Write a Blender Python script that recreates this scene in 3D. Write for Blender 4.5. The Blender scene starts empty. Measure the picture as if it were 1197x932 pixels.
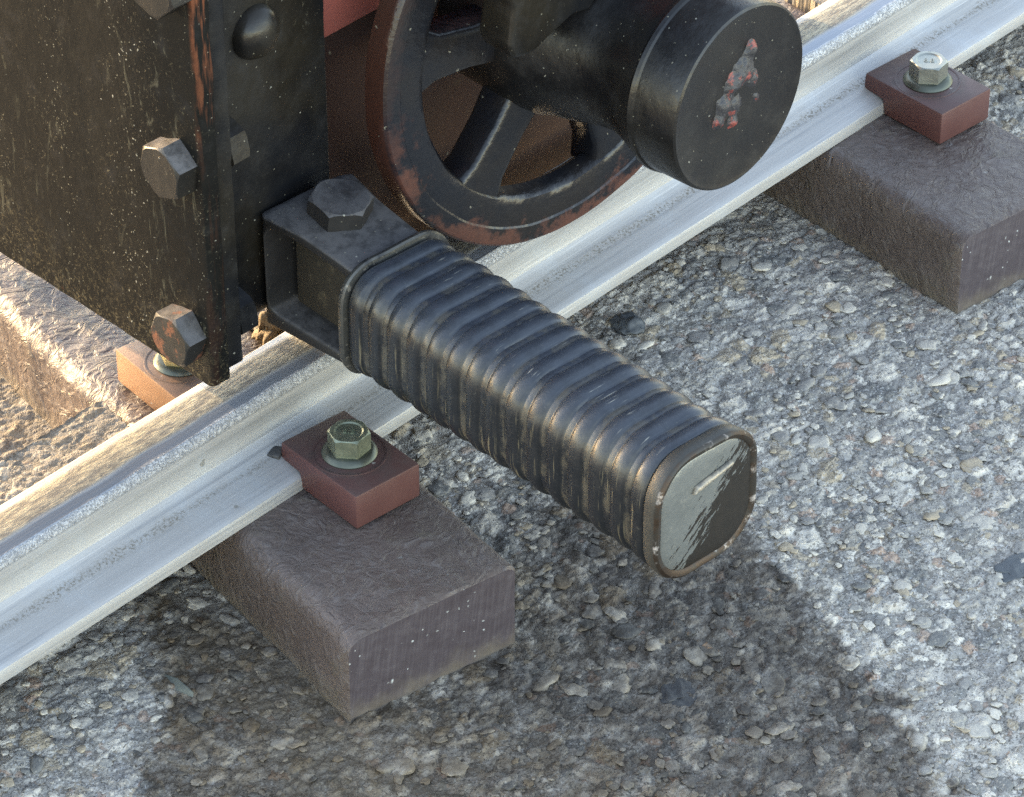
import bpy, bmesh, math, random
from mathutils import Vector, Matrix, noise, Euler

random.seed(7)
MM = 0.001
sc = bpy.context.scene
COL = sc.collection

# ------------------------------------------------------------------ camera, sky, sun, exposure
cam_d = bpy.data.cameras.new("camera")
cam = bpy.data.objects.new("camera", cam_d)
COL.objects.link(cam)
cam.location = (-0.58559, -0.60509, 0.72087)
cam.rotation_euler = Euler((0.9252, 0.0025, -0.8273), 'XYZ')
cam_d.sensor_width = 36.0
cam_d.lens = 36.0 * 4519.5 / 1197.0
cam_d.clip_start = 0.05
cam_d.clip_end = 500.0
sc.camera = cam

SUN_AZ = math.radians(-4.0)      # clockwise from +Y
SUN_EL = math.radians(10.0)
world = bpy.data.worlds.new("World")
sc.world = world
world.use_nodes = True
wt = world.node_tree
bg = wt.nodes["Background"]
sky = wt.nodes.new('ShaderNodeTexSky')
sky.sky_type = 'NISHITA'
sky.sun_disc = False
sky.sun_elevation = SUN_EL
sky.sun_rotation = SUN_AZ
sky.air_density = 0.8
sky.dust_density = 0.5
sky.ozone_density = 0.0
wt.links.new(sky.outputs[0], bg.inputs[0])
bg.inputs[1].default_value = 0.15
world.cycles.sampling_method = 'MANUAL'
world.cycles.sample_map_resolution = 2048

sun_d = bpy.data.lights.new("sun", 'SUN')
sun_d.energy = 2.0
sun_d.angle = math.radians(0.5)
sun_d.color = (1.0, 0.80, 0.50)
sun = bpy.data.objects.new("sun", sun_d)
COL.objects.link(sun)
sdir = Vector((math.sin(SUN_AZ) * math.cos(SUN_EL), math.cos(SUN_AZ) * math.cos(SUN_EL), math.sin(SUN_EL)))
sun.rotation_euler = sdir.to_track_quat('Z', 'Y').to_euler()
sun.location = sdir * 3

sc.cycles.use_adaptive_sampling = False
sc.cycles.sample_clamp_indirect = 0.35
sc.cycles.max_bounces = 6
sc.cycles.caustics_reflective = False
sc.cycles.caustics_refractive = False
sc.cycles.blur_glossy = 1.0
sc.cycles.use_denoising = False      # keep the fine grain of stone and dust
sc.view_settings.view_transform = 'Standard'
sc.view_settings.look = 'None'
sc.view_settings.gamma = 1.0
sc.view_settings.use_curve_mapping = False
sc.view_settings.exposure = 2.95
sc.view_settings.use_white_balance = True      # balanced for open shade, as the photograph is
sc.view_settings.white_balance_temperature = 7400
sc.view_settings.white_balance_tint = 15

# ------------------------------------------------------------------ node helpers
class G:
    def __init__(self, name):
        self.m = bpy.data.materials.new(name)
        self.m.use_nodes = True
        self.t = self.m.node_tree
        self.bsdf = self.t.nodes["Principled BSDF"]
        self.out = self.t.nodes["Material Output"]
        tc = self.t.nodes.new('ShaderNodeTexCoord')
        self.p = self.vm('MULTIPLY', tc.outputs['Object'], (1000, 1000, 1000))   # millimetres
    def link(self, sock, v):
        if isinstance(v, bpy.types.NodeSocket):
            self.t.links.new(v, sock)
        elif v is not None:
            if hasattr(sock.default_value, '__len__') and not hasattr(v, '__len__'):
                v = [v] * len(sock.default_value)
            if hasattr(v, '__len__') and len(sock.default_value) == 4 and len(v) == 3:
                v = (*v, 1)
            sock.default_value = v
    def vm(self, op, a, b=None):
        n = self.t.nodes.new('ShaderNodeVectorMath'); n.operation = op
        self.link(n.inputs[0], a)
        if b is not None: self.link(n.inputs[1], b)
        return n.outputs['Value'] if op in ('LENGTH', 'DISTANCE', 'DOT_PRODUCT') else n.outputs[0]
    def ma(self, op, a, b=None, clamp=False):
        n = self.t.nodes.new('ShaderNodeMath'); n.operation = op; n.use_clamp = clamp
        self.link(n.inputs[0], a)
        if b is not None: self.link(n.inputs[1], b)
        return n.outputs[0]
    def noise(self, scale, detail=3, rough=.55, vec=None, dist=0, out=0):
        n = self.t.nodes.new('ShaderNodeTexNoise')
        self.link(n.inputs['Vector'], self.p if vec is None else vec)
        n.inputs['Scale'].default_value = scale; n.inputs['Detail'].default_value = detail
        n.inputs['Roughness'].default_value = rough; n.inputs['Distortion'].default_value = dist
        return n.outputs[out]
    def vor(self, scale, vec=None, feature='F1', dims='3D'):
        n = self.t.nodes.new('ShaderNodeTexVoronoi'); n.feature = feature; n.voronoi_dimensions = dims
        self.link(n.inputs['Vector'], self.p if vec is None else vec)
        n.inputs['Scale'].default_value = scale
        return n
    def ss(self, v, a, b, lo=0., hi=1.):
        n = self.t.nodes.new('ShaderNodeMapRange'); n.interpolation_type = 'SMOOTHSTEP'
        self.link(n.inputs[0], v)
        n.inputs[1].default_value = a; n.inputs[2].default_value = b
        n.inputs[3].default_value = lo; n.inputs[4].default_value = hi
        return n.outputs[0]
    def mix(self, f, a, b, mode='MIX'):
        n = self.t.nodes.new('ShaderNodeMix'); n.data_type = 'RGBA'; n.blend_type = mode
        self.link(n.inputs[0], f); self.link(n.inputs[6], a); self.link(n.inputs[7], b)
        return n.outputs[2]
    def mixf(self, f, a, b):
        n = self.t.nodes.new('ShaderNodeMix'); n.data_type = 'FLOAT'
        self.link(n.inputs[0], f); self.link(n.inputs[2], a); self.link(n.inputs[3], b)
        return n.outputs[0]
    def ramp(self, f, stops, interp='LINEAR'):
        n = self.t.nodes.new('ShaderNodeValToRGB'); r = n.color_ramp; r.interpolation = interp
        while len(r.elements) < len(stops): r.elements.new(.5)
        for e, (pos, c) in zip(r.elements, stops):
            e.position = pos; e.color = (*c, 1)
        self.link(n.inputs[0], f)
        return n.outputs[0]
    def xyz(self, v=None):
        n = self.t.nodes.new('ShaderNodeSeparateXYZ'); self.link(n.inputs[0], self.p if v is None else v)
        return n.outputs
    def comb(self, x, y, z):
        n = self.t.nodes.new('ShaderNodeCombineXYZ')
        for i, v in enumerate((x, y, z)): self.link(n.inputs[i], v)
        return n.outputs[0]
    def bump(self, h, dist=.3, strength=1., nrm=None):
        n = self.t.nodes.new('ShaderNodeBump')
        n.inputs['Strength'].default_value = strength; n.inputs['Distance'].default_value = dist * MM
        self.link(n.inputs['Height'], h)
        if nrm is not None: self.link(n.inputs['Normal'], nrm)
        return n.outputs[0]
    def nz(self):
        n = self.t.nodes.new('ShaderNodeNewGeometry')
        return n
    def done(self, base, rough, metal=0., normal=None, spec=.5, coat=0.):
        b = self.bsdf
        self.link(b.inputs['Base Color'], base); self.link(b.inputs['Roughness'], rough)
        self.link(b.inputs['Metallic'], metal)
        b.inputs['Specular IOR Level'].default_value = spec
        b.inputs['Coat Weight'].default_value = coat
        if normal is not None: self.link(b.inputs['Normal'], normal)
        return self.m

# ------------------------------------------------------------------ materials
def flecks(g, scale, thr, size):
    """sparse separate specks: cells of a voronoi, only a few of them, each a small irregular dot"""
    w = g.vm('ADD', g.p, g.vm('MULTIPLY', g.noise(scale * 1.7, 2, out=1), (1.3 / scale * .5,) * 3))
    v = g.vor(scale, w)
    pick = g.ma('GREATER_THAN', g.xyz(v.outputs['Color'])[0], thr)
    dot = g.ss(v.outputs['Distance'], size, size * .7)
    return g.ma('MULTIPLY', pick, dot)

def black_paint(name, dust=.5, rust=.2, rough=.45, base=(.0065, .007, .0085), warm=(.016, .013, .009), edge=0., spec=.4, toplit=0., low=0., coat=0.):
    g = G(name)
    big = g.noise(.028, 3)
    mid = g.noise(.11, 4, .65)
    c = g.mix(g.ss(big, .4, .7), base, warm)
    c = g.mix(g.ss(mid, .5, .8, 0, .5), c, (.022, .022, .024))
    # dried-on dust: fine crumbs where the big noise is high
    crumbs = g.ma('MULTIPLY', g.ss(g.noise(.75, 4, .7, dist=.8), .60, .68), g.ss(g.noise(.035, 4, .7), .62 - .22 * dust, .80 - .2 * dust))
    c = g.mix(g.ma('MULTIPLY', crumbs, .8), c, (.11, .095, .06))
    sm = g.ss(g.noise(.05, 5, .7, dist=1.2), .62, .8)
    c = g.mix(g.ma('MULTIPLY', sm, .35 * dust), c, (.075, .066, .045))
    if toplit:  # sky light on dusty upward faces, put into the colour
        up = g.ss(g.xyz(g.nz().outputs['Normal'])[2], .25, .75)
        c = g.mix(g.ma('MULTIPLY', g.ma('MULTIPLY', up, toplit), g.ss(g.noise(.25, 5, .7), .3, .6, .35, 1.)), c, (.105, .10, .102))
    if low:
        pz = g.xyz()[2]
        lo = g.ma('MULTIPLY', g.ss(g.ma('ADD', pz, g.ma('MULTIPLY', g.noise(.03, 3), 60)), 100, 62), g.ss(g.noise(.5, 5, .75, dist=1.5), .52, .64))
        c = g.mix(g.ma('MULTIPLY', lo, .75), c, (.13, .105, .062))
        pv = g.comb(0, g.ma('MULTIPLY', g.xyz()[1], 1.), g.ma('MULTIPLY', pz, .3))
        run = g.ma('MULTIPLY', g.ss(g.noise(.22, 5, .7, vec=pv, dist=1.), .56, .68), g.ss(g.noise(.022, 3), .44, .56))
        c = g.mix(g.ma('MULTIPLY', run, .55), c, (.12, .112, .08))
    f1 = flecks(g, .34, 1 - .16 * dust - .02, .13)
    f2 = flecks(g, .8, 1 - .14 * dust - .03, .2)
    c = g.mix(g.ma('MULTIPLY', f1, .75), c, (.33, .32, .27))
    c = g.mix(g.ma('MULTIPLY', f2, .6), c, (.28, .26, .2))
    r = g.ss(g.noise(.07, 5, .7), .70 - .14 * rust, .78 - .14 * rust)
    r = g.ma('MULTIPLY', r, min(1, rust * 3))
    if edge:
        x, y, z = g.xyz()
        er = g.ma('MULTIPLY', g.ma('MULTIPLY', g.ss(y, 82.2, 80.2), g.ss(g.ma('ADD', z, g.ma('MULTIPLY', g.noise(.02, 3), 110)), 172, 208, .10, 1.)), g.ss(g.noise(1., 4, .65, vec=g.comb(g.ma('MULTIPLY', x, .3), 0, g.ma('MULTIPLY', z, .03))), .48, .60))
        r = g.ma('MAXIMUM', r, er)
    c = g.mix(g.ma('MULTIPLY', r, .8), c, g.mix(g.noise(.5, 3), (.09, .028, .016), (.24, .085, .04)))
    ro = g.ma('ADD', g.ma('MULTIPLY', g.ma('MAXIMUM', crumbs, r), .3), g.ss(mid, .25, .8, rough - .1, rough + .18))
    h = g.ma('ADD', g.ma('MULTIPLY', g.noise(.35, 4, .6), .5), g.ma('MULTIPLY', g.ma('MAXIMUM', f1, crumbs), .35))
    h = g.ma('ADD', h, g.ma('MULTIPLY', g.noise(.06, 2), 1.2))
    return g.done(c, ro, 0, g.bump(h, .35, .8), spec=spec, coat=coat)

M = {}
M['black'] = black_paint('black_paint', .35, .10, .36)
M['black_dusty'] = black_paint('black_paint_dusty', .9, .10, .55, (.0055, .0055, .0052), (.0048, .0047, .0044), edge=1., spec=.16, low=1.)
M['black_rusty'] = black_paint('black_paint_rusty', .6, 1.15, .5, (.012, .012, .012), (.02, .017, .014), toplit=.9)
M['bolt'] = black_paint('worn_bolt', .8, .16, .42, (.009, .009, .009), (.016, .014, .012), toplit=1.)
M['cap'] = black_paint('cap_paint', .3, .12, .33, (.006, .006, .007), (.012, .011, .010), spec=.5)
M['bracket'] = black_paint('bracket_paint', .5, .14, .55, (.012, .012, .013), (.02, .018, .018), toplit=.75)

g = G('wheel_paint')       # rust where the tread edge rubs
ctr = (171, 0, 103.5)
q = g.vm('MULTIPLY', g.p, (1, 0, 1))
rad = g.vm('DISTANCE', q, (171, 0, 103.5 - 0))
n1 = g.noise(.09, 5, .7)
n2 = g.noise(.5, 4, .65)
rr = g.ma('ADD', rad, g.ma('MULTIPLY', g.ma('SUBTRACT', n1, .5), 40))
edge = g.ma('MULTIPLY', g.ss(rr, 69, 75.5), g.ss(g.ma('ADD', g.xyz()[2], g.ma('MULTIPLY', g.noise(.05, 3), 60)), 135, 85, .12, 1.))
edge = g.ma('MULTIPLY', edge, g.ss(g.xyz(g.nz().outputs['Normal'])[1], -.25, -.6))
c = g.mix(g.ss(g.noise(.05, 3), .35, .75), (.008, .0095, .014), (.018, .015, .014))
tread = g.ma('MULTIPLY', g.ss(g.xyz(g.nz().outputs['Normal'])[1], -.5, -.2), g.ss(rad, 72, 74))
c = g.mix(tread, c, g.mix(n2, (.03, .013, .010), (.06, .024, .017)))
c = g.mix(g.ma('MULTIPLY', edge, .7), c, g.mix(n2, (.05, .018, .013), (.19, .062, .036)))
f1 = flecks(g, .3, .88, .16)
c = g.mix(g.ma('MULTIPLY', f1, .7), c, (.3, .28, .22))
M['wheel'] = g.done(c, g.ma('ADD', g.ma('MULTIPLY', edge, .35), .28), 0, g.bump(g.ma('ADD', g.noise(.3, 4), g.ma('MULTIPLY', n1, 1.5)), .4, .7))

g = G('rust_brown_paint')
c = g.mix(g.noise(.02, 3), (.026, .014, .010), (.052, .019, .014))
c = g.mix(g.ma('MULTIPLY', flecks(g, .2, .86, .15), .7), c, (.25, .22, .16))
c = g.mix(g.ss(g.noise(.1, 4, .7), .6, .8, 0, .4), c, (.075, .055, .03))
M['frame'] = g.done(c, .55, 0, g.bump(g.noise(.2, 4), .3, .5))

g = G('red_paint')
c = g.mix(g.noise(.06, 4), (.22, .060, .048), (.29, .085, .07))
c = g.mix(g.ss(g.noise(.4, 4, .7), .6, .75, 0, .5), c, (.3, .15, .12))
M['red'] = g.done(c, .5, 0, g.bump(g.noise(.2, 4), .2, .5))

g = G('dark_timber')
w = g.vm('MULTIPLY', g.p, (1, .15, 1))
c = g.mix(g.noise(.3, 4, .6, vec=w), (.022, .018, .012), (.035, .028, .019))
c = g.mix(g.ss(g.noise(.11, 5, .7), .55, .75, 0, .8), c, (.12, .098, .062))
M['timber'] = g.done(c, .75, 0, g.bump(g.noise(.4, 4, vec=w), .4, .8))

def rubber():
    g = G('ridged_rubber')
    x, y, z = g.xyz()
    # mesh is built along local y; scuffs run round the sleeve
    v = g.comb(g.ma('MULTIPLY', x, .06), g.ma('MULTIPLY', y, 1.1), g.ma('MULTIPLY', z, .06))
    st = g.noise(1., 4, .6, vec=v)
    patch = g.noise(.045, 4, .65)
    c = g.mix(g.noise(.05, 3), (.009, .011, .014), (.016, .018, .022))
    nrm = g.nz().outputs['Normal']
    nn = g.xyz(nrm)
    sky_sheen = g.ma('MULTIPLY', g.ss(nn[2], .35, .8), g.ss(g.noise(.16, 4, .65), .2, .65, .45, 1.))  # bluish sky sheen painted into the colour of upward faces
    c = g.mix(sky_sheen, c, (.040, .047, .060))
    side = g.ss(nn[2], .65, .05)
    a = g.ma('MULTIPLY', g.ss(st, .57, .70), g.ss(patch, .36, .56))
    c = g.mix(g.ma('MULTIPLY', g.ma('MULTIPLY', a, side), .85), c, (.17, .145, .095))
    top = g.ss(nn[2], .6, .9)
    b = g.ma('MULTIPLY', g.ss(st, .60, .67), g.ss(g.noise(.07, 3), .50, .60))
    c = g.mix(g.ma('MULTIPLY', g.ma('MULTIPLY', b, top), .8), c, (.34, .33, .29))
    dust = g.ss(g.noise(.9, 4, .7), .62, .7)
    c = g.mix(g.ma('MULTIPLY', dust, .25), c, (.18, .17, .14))
    ph = g.ma('FRACT', g.ma('DIVIDE', g.ma('SUBTRACT', g.ma('MULTIPLY', y, -1), 2.6), 118.9 / 14))
    gro = g.ma('MULTIPLY', g.ss(g.ma('ABSOLUTE', g.ma('SUBTRACT', ph, .35)), .30, .40), g.ss(g.noise(.13, 4, .7), .42, .62))
    c = g.mix(g.ma('MULTIPLY', gro, .4), c, (.14, .122, .088))
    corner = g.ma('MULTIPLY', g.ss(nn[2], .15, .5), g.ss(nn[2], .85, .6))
    corner_sheen = g.ma('MULTIPLY', corner, g.ss(g.noise(.12, 4, .7), .35, .7))  # cream highlight along the corners, put into the rubber colour
    c = g.mix(g.ma('MULTIPLY', corner_sheen, .3), c, (.15, .14, .115))
    ro = g.ss(g.noise(.2, 4), .3, .8, .30, .46)
    h = g.ma('ADD', g.ma('MULTIPLY', st, .5), g.noise(.8, 3))
    return g.done(c, ro, 0, g.bump(h, .12, .6))
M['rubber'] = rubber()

g = G('worn_steel_rim')
n1 = g.noise(.16, 5, .7)
c = g.mix(g.ss(n1, .42, .58), (.028, .024, .02), (.07, .05, .038))
c = g.mix(g.ss(g.noise(.12, 4, .7), .55, .68), c, (.46, .42, .4))
lipm = g.ss(g.ma('MULTIPLY', g.xyz()[1], -1), 131.9, 132.5)
c = g.mix(lipm, g.mix(n1, (.020, .020, .019), (.060, .057, .050)), c)
M['rim_worn'] = g.done(c, .5, g.ma('MULTIPLY', lipm, g.ss(n1, .42, .58, .1, .8)), g.bump(n1, .3, .6))

g = G('worn_collar')
n1 = g.noise(.12, 5, .7)
c = g.mix(g.ss(n1, .40, .62), (.02, .021, .023), (.10, .098, .09))
c = g.mix(g.ss(g.noise(.35, 4, .7), .58, .7), c, (.22, .2, .17))
M['collar'] = g.done(c, .42, g.ss(n1, .45, .6, .1, .6), g.bump(n1, .2, .6))

def end_plate_mat():
    g = G('worn_end_plate')
    x, y, z = g.xyz()
    # remaining black paint: ragged, dragged strokes on the lower right
    a = g.comb(g.ma('ADD', g.ma('MULTIPLY', x, .25), g.ma('MULTIPLY', z, -.25)), 0, g.ma('ADD', g.ma('MULTIPLY', x, .05), g.ma('MULTIPLY', z, .05)))
    drag = g.noise(1.3, 5, .7, vec=a)
    s = g.ma('SUBTRACT', g.ma('MULTIPLY', x, .8), g.ma('MULTIPLY', z, .55))
    s = g.ma('ADD', s, g.ma('MULTIPLY', g.ma('SUBTRACT', drag, .5), 52))
    paint = g.ma('MULTIPLY', g.ss(s, .5, 1.9), 1.)
    c0 = g.mix(g.noise(.12, 4, .65), (.15, .162, .16), (.25, .262, .255))
    c0 = g.mix(g.ss(g.noise(.5, 4, .7), .55, .72, 0, .5), c0, (.32, .32, .29))
    c = g.mix(paint, c0, g.mix(g.noise(.3, 3), (.006, .0055, .005), (.02, .015, .011)))
    h = g.ma('ADD', g.noise(.5, 4, .6), g.ma('MULTIPLY', paint, .8))
    return g.done(c, g.mixf(paint, .42, .5), g.ma('MULTIPLY', g.ma('SUBTRACT', 1., paint), .55), g.bump(h, .2, .7))
M['end_plate'] = end_plate_mat()

g = G('weld_bar')
n1 = g.noise(.25, 4, .7)
c = g.mix(g.ss(n1, .4, .65), (.2, .19, .17), (.42, .36, .28))
M['weld'] = g.done(c, .5, .4, g.bump(n1, .3, .7))

def rail_mat():
    g = G('weathered_aluminium')
    x, y, z = g.xyz()
    nn = g.xyz(g.nz().outputs['Normal'])
    stv = g.comb(g.ma('MULTIPLY', x, .03), y, z)
    streak = g.noise(.8, 5, .65, vec=stv)
    cloud = g.noise(.05, 4, .6)
    c = g.mix(streak, (.37, .37, .372), (.52, .518, .518))
    c = g.mix(g.ss(cloud, .45, .75, 0, .5), c, (.52, .56, .60))
    lng = g.noise(.55, 4, .7, vec=g.comb(g.ma('MULTIPLY', x, .008), y, z))
    c = g.mix(g.ma('MULTIPLY', g.ss(lng, .52, .68), g.ss(g.noise(.03, 4, .7), .35, .6, .15, .7)), c, (.30, .31, .33))
    scr = g.noise(1.6, 3, .7, vec=g.comb(g.ma('MULTIPLY', x, .012), y, z))
    c = g.mix(g.ss(scr, .60, .70, 0, .5), c, (.72, .72, .72))
    # grime line in the fillet above the foot
    gl = g.ma('ADD', g.ma('ABSOLUTE', g.ma('SUBTRACT', y, -15.5)), g.ma('MULTIPLY', g.ma('SUBTRACT', g.noise(.06, 3), .5), 6))
    gr = g.ma('MULTIPLY', g.ss(gl, 2.6, .3), g.ss(g.noise(1.1, 4, .7), .46, .62))
    c = g.mix(g.ma('MULTIPLY', gr, .75), c, (.17, .15, .12))
    spots = g.ma('MAXIMUM', flecks(g, .09, .86, .12), g.ss(g.noise(.13, 5, .72, vec=g.comb(g.ma('MULTIPLY', x, .4), y, z)), .69, .75))
    c = g.mix(g.ma('MULTIPLY', spots, .6), c, (.2, .19, .16))
    # worn running band on the head: grit with golden sunlight in its colour, polished strip and scuffed shoulder
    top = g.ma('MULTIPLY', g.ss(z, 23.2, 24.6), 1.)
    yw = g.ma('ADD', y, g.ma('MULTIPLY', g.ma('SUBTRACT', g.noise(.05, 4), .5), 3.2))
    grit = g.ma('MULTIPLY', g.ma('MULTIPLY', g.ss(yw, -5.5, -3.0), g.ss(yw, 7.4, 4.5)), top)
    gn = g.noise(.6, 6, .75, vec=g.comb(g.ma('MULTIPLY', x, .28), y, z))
    sunlit_grit = g.mix(g.ss(gn, .40, .62), (.055, .042, .026), (.34, .30, .21))
    c = g.mix(g.ma('MULTIPLY', grit, .8), c, sunlit_grit)
    pol = g.ma('MULTIPLY', g.ma('MULTIPLY', g.ss(yw, -9.6, -8.2), g.ss(yw, -4.2, -5.6)), top)
    c = g.mix(g.ma('MULTIPLY', pol, .85), c, g.mix(streak, (.20, .23, .28), (.33, .36, .41)))
    scf = g.ma('MULTIPLY', g.ss(yw, -8.0, -9.2), g.ss(z, 21.6, 22.6))
    sn = g.noise(.95, 4, .7, dist=1.5)
    c = g.mix(g.ma('MULTIPLY', scf, .9), c, g.mix(g.ss(sn, .42, .6), (.20, .21, .23), (.50, .515, .54)))
    c = g.mix(1., c, (1.0, .99, .98), 'MULTIPLY')
    metal = g.mixf(g.ma('MULTIPLY', grit, g.ss(gn, .6, .4)), 0.55, .2)
    ro = g.ma('ADD', g.mixf(streak, .48, .64), g.ma('MULTIPLY', gr, .3))
    ro = g.mixf(pol, ro, .3)
    h = g.ma('ADD', g.ma('MULTIPLY', streak, .25), g.ma('MULTIPLY', g.ma('MULTIPLY', sn, scf), 1.2))
    h = g.ma('ADD', h, g.ma('MULTIPLY', g.ma('MULTIPLY', gn, grit), 1.2))
    h = g.ma('ADD', h, g.ma('MULTIPLY', g.noise(.9, 4, .7), .15))
    return g.done(c, ro, metal, g.bump(h, .35, .8))
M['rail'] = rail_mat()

def sleeper_mat():
    g = G('recycled_plastic_sleeper')
    w = g.vm('ADD', g.p, g.vm('MULTIPLY', g.noise(.06, 3, out=1), (14, 14, 14)))
    swirl = g.noise(.13, 5, .58, vec=w, dist=2.4)
    c = g.mix(g.noise(.03, 4, .6), (.078, .056, .049), (.140, .110, .098))
    c = g.mix(g.ss(swirl, .5, .7, 0, .6), c, (.165, .142, .135))
    c = g.mix(g.ss(g.noise(.13, 5, .75, dist=1.), .60, .70, 0, .6), c, (.045, .038, .04))
    c = g.mix(g.ss(g.noise(.05, 5, .7), .56, .74, 0, .6), c, (.135, .115, .085))
    nn = g.xyz(g.nz().outputs['Normal'])
    saw = g.ss(nn[1], -.75, -.92)       # the sawn end is coloured darker, with saw lines
    x, y, z = g.xyz()
    lines = g.noise(1., 3, .6, vec=g.comb(g.ma('ADD', g.ma('MULTIPLY', x, .9), g.ma('MULTIPLY', z, -.12)), 0, g.ma('MULTIPLY', z, .05)))
    ec = g.mix(g.ss(lines, .4, .75), (.060, .048, .056), (.084, .071, .080))
    c = g.mix(saw, c, ec)
    fl = g.ma('MULTIPLY', g.ma('MAXIMUM', flecks(g, .10, .66, .15), g.ma('MULTIPLY', flecks(g, .55, .72, .24), g.ss(g.noise(.04, 2), .5, .62))), g.mixf(saw, .22, 1))
    c = g.mix(g.ma('MULTIPLY', fl, .85), c, (.55, .58, .58))
    low = g.ss(g.ma('ADD', z, g.ma('MULTIPLY', g.noise(.12, 4), 16)), -14, -24)
    c = g.mix(g.ma('MULTIPLY', low, .5), c, (.16, .135, .1))
    h = g.ma('ADD', g.ma('MULTIPLY', swirl, g.mixf(saw, 1.5, .2)), g.ma('ADD', g.ma('MULTIPLY', g.noise(.05, 3), 4.), g.ma('MULTIPLY', g.noise(.5, 2, .5), .08)))
    h = g.ma('ADD', h, g.ma('MULTIPLY', lines, g.mixf(saw, 0, .25)))
    return g.done(c, g.ss(swirl, .3, .8, .38, .58), 0, g.bump(h, .8, 1.), spec=.5)
M['sleeper'] = sleeper_mat()

def clip_mat(name, a, b):
    g = G(name)
    nn = g.xyz(g.nz().outputs['Normal'])
    c = g.mix(g.noise(.09, 4), a, b)
    top = g.ss(nn[2], .8, .95)
    film = g.ss(g.noise(.1, 5, .65), .35, .75)
    c = g.mix(g.ma('MULTIPLY', top, g.ma('ADD', g.ma('MULTIPLY', film, .4), .3)), c, (.066, .050, .047))
    x, y, z = g.xyz()
    rd = g.ma('ABSOLUTE', g.ma('SUBTRACT', g.vm('LENGTH', g.comb(x, y, 0)), 11.))
    dirt = g.ma('MULTIPLY', g.ma('MULTIPLY', g.ss(rd, 3.2, .2), top), g.ss(g.noise(.25, 4, .7), .35, .6))
    c = g.mix(g.ma('MULTIPLY', dirt, .45), c, (.045, .038, .034))
    c = g.mix(g.ma('MULTIPLY', flecks(g, .3, .93, .15), .6), c, (.35, .33, .3))
    return g.done(c, g.ss(g.noise(.2, 4), .3, .8, .42, .58), 0, g.bump(g.noise(.9, 4), .12, .5))
M['clip'] = clip_mat('red_brown_plastic', (.080, .034, .032), (.112, .045, .041))
M['clip_sunlit'] = clip_mat('sunlit_brown_plastic', (.23, .125, .07), (.29, .16, .092))  # clip plastic with warm sunlight put into its colour

def zinc(name, a, b):
    g = G(name)
    n = g.noise(.25, 4, .65)
    c = g.mix(n, a, b)
    c = g.mix(g.ss(g.noise(.5, 4, .7), .6, .74, 0, .6), c, (.16, .15, .11))
    return g.done(c, g.ss(n, .3, .8, .34, .5), .8, g.bump(g.noise(.7, 3), .12, .5))
M['zinc'] = zinc('green_zinc', (.20, .23, .165), (.33, .36, .275))
M['zinc_grey'] = zinc('grey_zinc', (.25, .26, .235), (.38, .39, .35))
M['washer'] = zinc('dull_zinc', (.075, .083, .068), (.15, .16, .13))
M['zinc_sunlit'] = zinc('sunlit_zinc', (.5, .42, .2), (.66, .56, .3))  # bolt zinc with golden sunlight put into its colour

g = G('soil')
n = g.noise(.35, 5, .7)
M['soil'] = g.done(g.mix(n, (.09, .065, .04), (.28, .21, .135)), .9, 0, g.bump(g.noise(.7, 4), .6, 1.))

STONES = [(0., (.085, .10, .12)), (.13, (.17, .18, .20)), (.30, (.25, .26, .27)), (.48, (.36, .365, .37)), (.63, (.30, .26, .20)),
          (.74, (.50, .50, .49)), (.86, (.30, .21, .17)), (.93, (.62, .62, .60))]
def stained(g, fl, x, y, c):
    """oil-soaked ground where engines stand, and soil washed along the sleeper"""
    nz = g.ma('MULTIPLY', g.ma('SUBTRACT', g.noise(.03, 5, .68, vec=fl), .5), 64)
    def sd(ax, ay, nx, ny):
        return g.ma('ADD', g.ma('ADD', g.ma('MULTIPLY', g.ma('SUBTRACT', x, ax), nx), g.ma('MULTIPLY', g.ma('SUBTRACT', y, ay), ny)), nz)
    s1 = g.ss(g.ma('ADD', sd(-44, 40, .73, -.68), g.ma('MULTIPLY', g.ma('SUBTRACT', g.noise(.16, 4, .7, vec=fl), .5), 30)), -6, 7)
    s2 = g.ss(g.ma('ADD', sd(138, -52, -.913, .408), g.ma('MULTIPLY', g.ma('SUBTRACT', g.noise(.16, 4, .7, vec=fl), .5), 30)), -6, 7)
    s3 = g.ss(sd(60, -10, .35, -.94), -46, 6)
    left = g.ss(sd(20, 20, -.97, -.2), -10, 14)
    oil = g.ma('MULTIPLY', g.ma('MULTIPLY', s1, s2), g.ma('MAXIMUM', s3, left))
    n3 = g.noise(.12, 4, .7, vec=fl)
    oil = g.ma('MULTIPLY', oil, g.ss(n3, .3, .6, .62, 1.))
    c = g.mix(oil, c, g.mix(1., c, g.mix(left, (.225, .20, .182), (.29, .245, .20)), 'MULTIPLY'))
    return c, oil, nz

g = G('loose_stone')
rnd = g.nz().outputs['Random Per Island']
c = g.ramp(rnd, STONES[:6] + [(.94, (.42, .42, .41))], 'CONSTANT')
c = g.mix(.24, c, (.34, .335, .33))
c = g.mix(g.ss(g.noise(1.4, 4, .7), .5, .7, 0, .55), c, (.12, .115, .11))
c = g.mix(g.ss(g.noise(1.1, 4, .7), .56, .66, 0, .5), c, (.56, .55, .53))
c = g.mix(1., c, (1.30, 1.17, 1.00), 'MULTIPLY')
fl = g.vm('MULTIPLY', g.p, (1, 1, 0)); x, y, z = g.xyz()
c, oil, nz = stained(g, fl, x, y, c)
M['stone'] = g.done(c, .7, 0, g.bump(g.noise(.9, 4), .3, .8))
g = G('slate')
n = g.noise(.25, 5, .65)
M['slate'] = g.done(g.mix(n, (.055, .062, .068), (.12, .13, .14)), .6, 0, g.bump(g.noise(.4, 5), .5, .9))
g = G('near_black')
n = g.noise(.2, 5, .65)
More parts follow.
